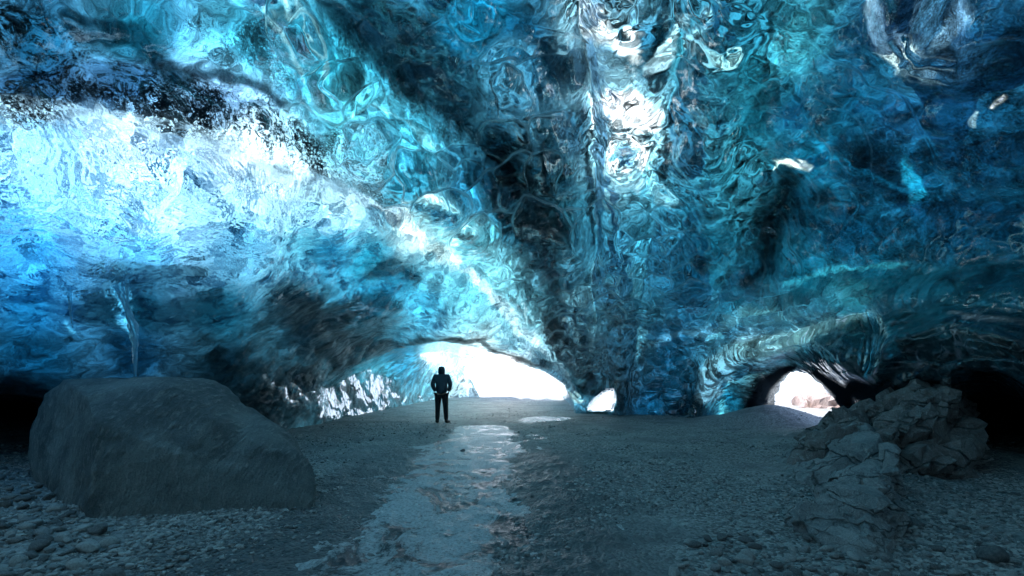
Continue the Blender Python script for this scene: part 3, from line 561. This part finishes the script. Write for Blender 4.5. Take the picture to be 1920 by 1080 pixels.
h2 = [W(1484,966,4.6), W(1530,928,4.9), W(1575,895,5.3), W(1640,884,5.4), W(1668,890,5.3), W(1692,975,4.5), W(1664,1026,4.0), W(1640,1030,3.95), W(1590,1012,4.1), W(1530,990,4.4), W(1640,960,4.35),
      Vector((2.7,4.7,-.3)), Vector((2.9,3.9,-.3)), Vector((3.3,3.9,-.3)), Vector((3.8,4.6,-.3)), Vector((4.6,6.0,-.3)), Vector((3.4,6,-.3))]
tag(hull_rock('bedrock_slab', [h2], .02, 1, cdisp((2.6,1.3,5), .09, -.5), oc_m, .05), 'grey layered slab of cracked rock jutting towards the viewer in front of the reddish outcrop', 'rock')
h3 = [W(1325,884,7.4), W(1400,878,7.7), W(1500,880,7.6), W(1520,900,7.0), W(1440,914,6.55), W(1360,903,6.8), Vector((3.2,7.2,-.2)), Vector((4.4,7.2,-.2)), W(1420,884,7.2)]
tag(hull_rock('flat_slab', [h3], .03, 2, cdisp((1.5,1.5,3), .04), oc_m, .08), 'low pale flat slab of rock lying in the gravel left of the outcrops', 'rock')
h4 = [W(1490,850,8.0), W(1530,810,8.6), W(1600,785,8.3), W(1665,830,6.4), W(1690,880,5.6), W(1640,884,5.6), W(1560,890,5.9), W(1500,880,6.9), Vector((4.2,8.3,-.2)), Vector((3.6,6.4,-.2)), Vector((4.8,5.8,-.2)), Vector((6.4,8.5,-.2))]
tag(hull_rock('bedrock_ledge', [h4], .025, 1, cdisp((1.6,1.6,3.4), .1, .2), oc_m, .06), 'pale sloping rock ledge between the flat slab and the reddish outcrop', 'rock')
pk_m = rock_mat('pink_rock', (.24,.17,.15), (.42,.34,.32), (.1,.06,.055), .8, 1., .9)
h5 = [Vector(v) for v in (*(tuple(W(*q)) for q in ((1478,778,20.5),(1500,757,21),(1525,740,21),(1560,728,21),(1620,715,21),(1640,720,26),(1500,755,26),(1480,775,25),(1600,840,20),(1490,800,20),(1640,800,20))),)]
tag(hull_rock('rock_bank', [h5], .09, 2, cdisp((.8,.8,1.4), .35), pk_m, .1), 'sunlit pinkish rock bank outside the small round ice hole', 'rock')
# --- person seen from behind
def skin_mesh(name, verts, edges, radii, m, root=0, sub=2, parent=None):
    me = bpy.data.meshes.new(name); me.from_pydata(verts, edges, []); o = bpy.data.objects.new(name, me); C.objects.link(o)
    o.modifiers.new('k', 'SKIN'); sv = me.skin_vertices[0].data
    for v_, r in zip(sv, radii): v_.radius = (r, r) if np.isscalar(r) else r
    sv[root].use_root = True
    o.modifiers.new('u', 'SUBSURF').levels = sub
    eval_mesh(o); o.data.polygons.foreach_set('use_smooth', np.ones(len(o.data.polygons), bool)); o.data.materials.clear(); o.data.materials.append(m); o.parent = parent; return o
def cloth(name, c, r=.8):
    m, t_ = mat(name); n = N(t_); tc = n('TexCoord').outputs['Object']; z = n('TexNoise', {'Vector': tc, 'Scale': 14, 'Detail': 5}).outputs[0]
    bp = n('Bump', {'Height': z, 'Distance': .03, 'Strength': .5}); pr = n('BsdfPrincipled', {'Base Color': (*c, 1), 'Roughness': r, 'Normal': bp.outputs[0]}); n('OutputMaterial', {0: pr.outputs[0]}); return m
skn, jk, hd, tq, bt = cloth('skin_tone', (.45,.28,.2), .5), cloth('jacket_cloth', (.05,.075,.10)), cloth('hood_cloth', (.01,.025,.04)), cloth('trouser_cloth', (.008,.009,.012)), cloth('boot_leather', (.02,.015,.012), .5)
# body (pelvis root): spine, head, arms bent with the hands in the pockets, legs apart
bv = [(0,0,.95),(0,.01,1.15),(0,.0,1.38),(0,0,1.49),(0,.015,1.6),(0,.01,1.68),
      (-.19,0,1.42),(-.27,-.03,1.15),(-.21,.07,1.03),(.19,0,1.42),(.27,-.03,1.15),(.21,.07,1.03),
      (-.09,0,.9),(-.11,.0,.5),(-.125,-.01,.08),(.09,0,.9),(.115,.0,.5),(.14,-.01,.08),(-.13,.14,.04),(.2,.11,.04),
      (-.19,.07,1.0),(.19,.07,1.0)]
be = [(0,1),(1,2),(2,3),(3,4),(4,5),(2,6),(6,7),(7,8),(8,20),(2,9),(9,10),(10,11),(11,21),(0,12),(12,13),(13,14),(0,15),(15,16),(16,17),(14,18),(17,19)]
br = [.11,(.13,.1),(.14,.1),.055,.085,.07,.06,.045,.035,.06,.045,.035,.085,.055,.04,.085,.055,.04,.035,.035,.028,.028]
PX, PY = (828-CX)/F*14.5, 14.5
body = skin_mesh('person', bv, be, br, skn); body.location = (PX, PY, gz(PX, PY)-.01)
tag(body, 'person in dark hooded jacket and black trousers standing with back turned, hands in pockets', 'person')
jv = [(0,0,.83),(0,.01,1.12),(0,0,1.36),(0,0,1.47),(-.185,0,1.40),(-.275,-.03,1.16),(-.20,.09,.95),(.185,0,1.40),(.275,-.03,1.16),(.20,.09,.95)]
jacket = skin_mesh('jacket', jv, [(0,1),(1,2),(2,3),(2,4),(4,5),(5,6),(2,7),(7,8),(8,9)], [(.2,.15),(.19,.145),(.2,.14),.1,.095,.075,.06,.095,.075,.06], jk, 0, 2, body)
skin_mesh('hood', [(0,-.02,1.44),(0,.0,1.56),(0,.01,1.66),(0,.02,1.71)], [(0,1),(1,2),(2,3)], [.12,(.115,.13),(.11,.125),.07], hd, 0, 2, jacket)
skin_mesh('trousers', [(0,0,1.0),(-.1,0,.87),(-.115,.0,.5),(-.128,-.01,.07),(.1,0,.87),(.12,.0,.5),(.142,-.01,.07)], [(0,1),(1,2),(2,3),(0,4),(4,5),(5,6)], [.18,.125,.085,.07,.125,.085,.07], tq, 0, 2, body)
for sx, dx in ((-.13, -.01), (.145, .06)):
    skin_mesh('boot', [(sx,-.03,.12),(sx,-.02,.05),(sx+dx*.6,.1,.045),(sx+dx,.2,.035)], [(0,1),(1,2),(2,3)], [.062,.06,.052,.04], bt, 0, 2, body)
# --- stones
st_m = [rock_mat('stone_'+k, c, c2, c3, 6, .4, .7) for k, c, c2, c3 in (('grey', (.17,.175,.18), (.3,.3,.3), (.42,.41,.4)), ('pale', (.3,.3,.3), (.45,.45,.44), (.58,.56,.54)), ('dark', (.09,.095,.1), (.18,.18,.18), (.3,.29,.29)))]
def stone_mesh(name, seed, m):
    bm = bmesh.new(); bmesh.ops.create_icosphere(bm, subdivisions=3, radius=1)
    c = np.array([v.co[:] for v in bm.verts], f4); rr = np.random.default_rng(seed)
    d = .28*fbm(c*.9+seed*3.1, 2, seed)+.05*fbm(c*3, 2, seed)
    pl = rr.normal(size=(6, 3)); pl /= np.linalg.norm(pl, axis=1)[:, None]
    c = c*(1+d)[:, None]
    for q in pl:
        k = c@q; c = c-np.maximum(k-.72, 0)[:, None]*q*.85
    c = c*np.array([1, .8, .55])
    for v, p in zip(bm.verts, c): v.co = p; 
    for f_ in bm.faces: f_.smooth = True
    me = bpy.data.meshes.new(name); bm.to_mesh(me); bm.free(); me.materials.append(m); return me
variants = [stone_mesh('stone', k, st_m[k % 3]) for k in range(12)]
def put_stone(name, X, Y, r, label, group, vi, cat='stone', sink=.25, yaw=None):
    o = bpy.data.objects.new(name, variants[vi]); C.objects.link(o)
    o.scale = (r, r*random.uniform(.8,1.1), r*random.uniform(.75,1.15)); o.location = (X, Y, gz(X, Y)+r*(.5-sink)-.006)
    o.rotation_euler = (random.gauss(0,.2), random.gauss(0,.2), random.uniform(0,6.3) if yaw is None else yaw); tag(o, label, cat, group); return o
def scatter(cnt, poly, rmin, rmax, name, label, group, dist=.85):
    xs = [p[0] for p in poly]; ys = [p[1] for p in poly]; placed = []; tries = 0
    while len(placed) < cnt and tries < 40000:
        tries += 1; x, y = random.uniform(min(xs), max(xs)), random.uniform(min(ys), max(ys))
        ins = False
        for k in range(len(poly)):
            (x0, y0), (x1, y1) = poly[k], poly[(k+1) % len(poly)]
            if (y < y0) != (y < y1) and x < (x1-x0)*(y-y0)/(y1-y0)+x0: ins = not ins
        if not ins: continue
        D = G(x, y); X, Y = (x-CX)/F*D, D; r = rmin+(rmax-rmin)*random.random()**2.2
        if any((X-a)**2+(Y-b)**2 < (dist*(r+c))**2 for a, b, c in placed): continue
        placed.append((X, Y, r)); put_stone(name, X, Y, r, label, group, random.randrange(12))
    return placed
scatter(165, [(-60,940),(70,930),(130,985),(180,1010),(250,1060),(260,1110),(-60,1110)], .028, .095, 'cobble', 'rounded grey cobble in the bank of stones at the lower left before the boulder', 'cobbles heaped at the lower left', .72)
scatter(40, [(-10,800),(40,800),(60,930),(-40,935)], .035, .08, 'cobble', 'rounded cobble lying in the dark left of the boulder', 'cobbles left of the boulder')
scatter(120, [(1290,1015),(1400,990),(1500,1000),(1590,1030),(1680,1040),(1720,1095),(1250,1095)], .024, .075, 'cobble', 'small rounded stone in the bed of stones below the grey layered slab', 'stones below the layered slab', .75)
scatter(45, [(1700,960),(1925,900),(1925,1085),(1730,1085)], .018, .06, 'cobble', 'small stone strewn on the dark ground at the lower right', 'stones strewn at the lower right')
scatter(26, [(620,1085),(760,900),(810,810),(955,805),(1000,930),(1030,1085)], .015, .05, 'cobble', 'small dark stone breaking the surface of the frosted meltwater channel', 'stones in the meltwater channel', 2.5)
for x, y, r, l in ((1448,955,.065,'pale stone lying alone on gravel left of the layered slab'),(1790,934,.05,'pale angular stone on bare ground below the reddish outcrop'),(1712,985,.09,'dark stone leaning at the right end of the layered slab'),(1905,930,.05,'stone beside the right edge of the bare ground'),(1865,1050,.13,'half buried round stone at the lower right corner'),(866,842,.07,'dark stone standing in the frosted meltwater channel')):
    D = G(x, y); put_stone('stone', (x-CX)/F*D, D, r, l, None, 1 if 'pale' in l else 2)
def gravel(cnt):
    bm = bmesh.new(); bmesh.ops.create_icosphere(bm, subdivisions=1, radius=1); bv_ = np.array([v.co[:] for v in bm.verts], f4); bf_ = np.array([[v.index for v in f_.verts] for f_ in bm.faces]); bm.free()
    x = rng.uniform(-100, 2020, cnt*3); y = 740+360*rng.random(cnt*3)**.8
    D = F*EYE/(y-HY); X = (x-CX)/F*D; Y = D
    nz_ = fbm(np.stack([X*.8, Y*.5, X*0], -1).astype(f4), 3, 200)
    wet_ = sm(2.2, 1.3, np.abs(chan(X, Y)))*sm(11, 8, Y); prob = (1-.85*wet_)*(.18+nz_*2.6+.3*(x > 1350)*(y > 960)+.4*(x < 300)); keep = (rng.random(cnt*3) < prob); X, Y = X[keep][:cnt], Y[keep][:cnt]; m = len(X)
    r = (.008+.03*rng.random(m)**3)*(.8+Y*.03)
    Z = ground_h(X.astype(f4), Y.astype(f4))-.008
    V = bv_[None]*(1+.3*rng.normal(size=(m, len(bv_), 1)).clip(-1, 1))*np.stack([r, r*rng.uniform(.7,1.2,m), r*.6], -1)[:, None, :]
    a = rng.uniform(0, 6.3, m)[:, None]; Vx = V[..., 0]*np.cos(a)-V[..., 1]*np.sin(a); Vy = V[..., 0]*np.sin(a)+V[..., 1]*np.cos(a)
    V = np.stack([Vx+X[:, None], Vy+Y[:, None], V[..., 2]+Z[:, None]], -1).reshape(-1, 3)
    Fc = (bf_[None]+np.arange(m)[:, None, None]*len(bv_)).reshape(-1)
    me = bpy.data.meshes.new('gravel'); me.vertices.add(len(V)); me.vertices.foreach_set('co', V.ravel().astype(f4)); me.loops.add(len(Fc)); me.loops.foreach_set('vertex_index', Fc.astype(np.int32))
    k = len(Fc)//3; me.polygons.add(k); me.polygons.foreach_set('loop_start', np.arange(0, len(Fc), 3, dtype=np.int32)); me.polygons.foreach_set('loop_total', np.full(k, 3, np.int32)); me.update(calc_edges=True)
    m_, t_ = mat('gravel_stone'); n = N(t_); z = n('SeparateColor', {0: n('TexVoronoi', {'Vector': n('TexCoord').outputs['Object'], 'Scale': 20}).outputs['Color']})
    pr = n('BsdfPrincipled', {'Base Color': n.mixc(z.outputs[0], (.10,.105,.11), (.48,.48,.47)), 'Roughness': .65}); n('OutputMaterial', {0: pr.outputs[0]})
    me.materials.append(m_); o = bpy.data.objects.new('gravel', me); C.objects.link(o); tag(o, 'loose grey gravel strewn over the cave floor', 'gravel', None, 'stuff')
gravel(34000)
# --- icicles and hanging ice
mi, t_ = mat('icicle_ice'); n = N(t_); tc = n('TexCoord').outputs['Object']; z = n('TexNoise', {'Vector': tc, 'Scale': 9, 'Detail': 5}).outputs[0]
bp = n('Bump', {'Height': z, 'Distance': .05, 'Strength': .6}); g1 = n('BsdfGlass', {'Color': (.9,.98,1,1), 'Roughness': .08, 'IOR': 1.31, 'Normal': bp.outputs[0]}); g2 = n('BsdfTranslucent', {'Color': (.35,.7,.85,1)}); g3 = n('BsdfDiffuse', {'Color': (.35,.62,.75,1)})
g4 = n('MixShader', {0: .5, 1: g2.outputs[0], 2: g3.outputs[0]}); n('OutputMaterial', {0: n('MixShader', {0: .3, 1: g1.outputs[0], 2: g4.outputs[0]}).outputs[0]})
def icicle(name, pts, label, cat='icicle', group=None, seed=0):
    vb = []; fb = []; ns, P_ = 14, []
    for k in range(len(pts)-1):
        for j in range(6): P_.append([pts[k][i]*(1-j/6)+pts[k+1][i]*j/6 for i in range(4)])
    P_.append(pts[-1]); base = W(*P_[0][:3])
    for k, (x, y, D, r) in enumerate(P_):
        c = W(x, y, D)-base
        for a in range(ns):
            an = 2*math.pi*a/ns; rr = r*(1+.25*math.sin(an*3+k*.3+seed)+.15*math.sin(k*1.7+an+seed)); vb.append((c.x+rr*math.cos(an), c.y+rr*math.sin(an), c.z+.3*r*math.sin(an*2+k)))
    for k in range(len(P_)-1):
        for a in range(ns): fb.append((k*ns+a, k*ns+(a+1) % ns, (k+1)*ns+(a+1) % ns, (k+1)*ns+a))
    fb.append(tuple(range(ns))); fb.append(tuple(range(len(vb)-1, len(vb)-1-ns, -1)))
    me = bpy.data.meshes.new(name); me.from_pydata(vb, [], fb); bm = bmesh.new(); bm.from_mesh(me); bmesh.ops.recalc_face_normals(bm, faces=bm.faces); bm.to_mesh(me); bm.free(); me.polygons.foreach_set('use_smooth', np.ones(len(me.polygons), bool)); me.materials.append(mi)
    o = bpy.data.objects.new(name, me); C.objects.link(o); o.location = base; tag(o, label, cat, group); return o
icicle('ice_column', [(190,430,6.6,.10),(210,500,6.6,.07),(226,550,6.6,.035),(238,580,6.6,.03),(250,612,6.6,.06),(254,645,6.6,.035),(253,680,6.6,.02),(254,706,6.6,.008)], 'crooked column of blue ice hanging from the bright shelf down to the boulder top', 'ice column')
for k, (x, y, L, r, l) in enumerate(((236,520,60,.02,'slim icicle just right of the crooked ice column top'),(130,560,55,.015,'thin short icicle left of the crooked ice column'))):
    D = 6.5; icicle('icicle', [(x,y-30,D,r*1.6),(x+3,y+L*.5,D+.05,r),(x+6,y+L,D+.1,r*.2)], l, 'icicle', None, k)
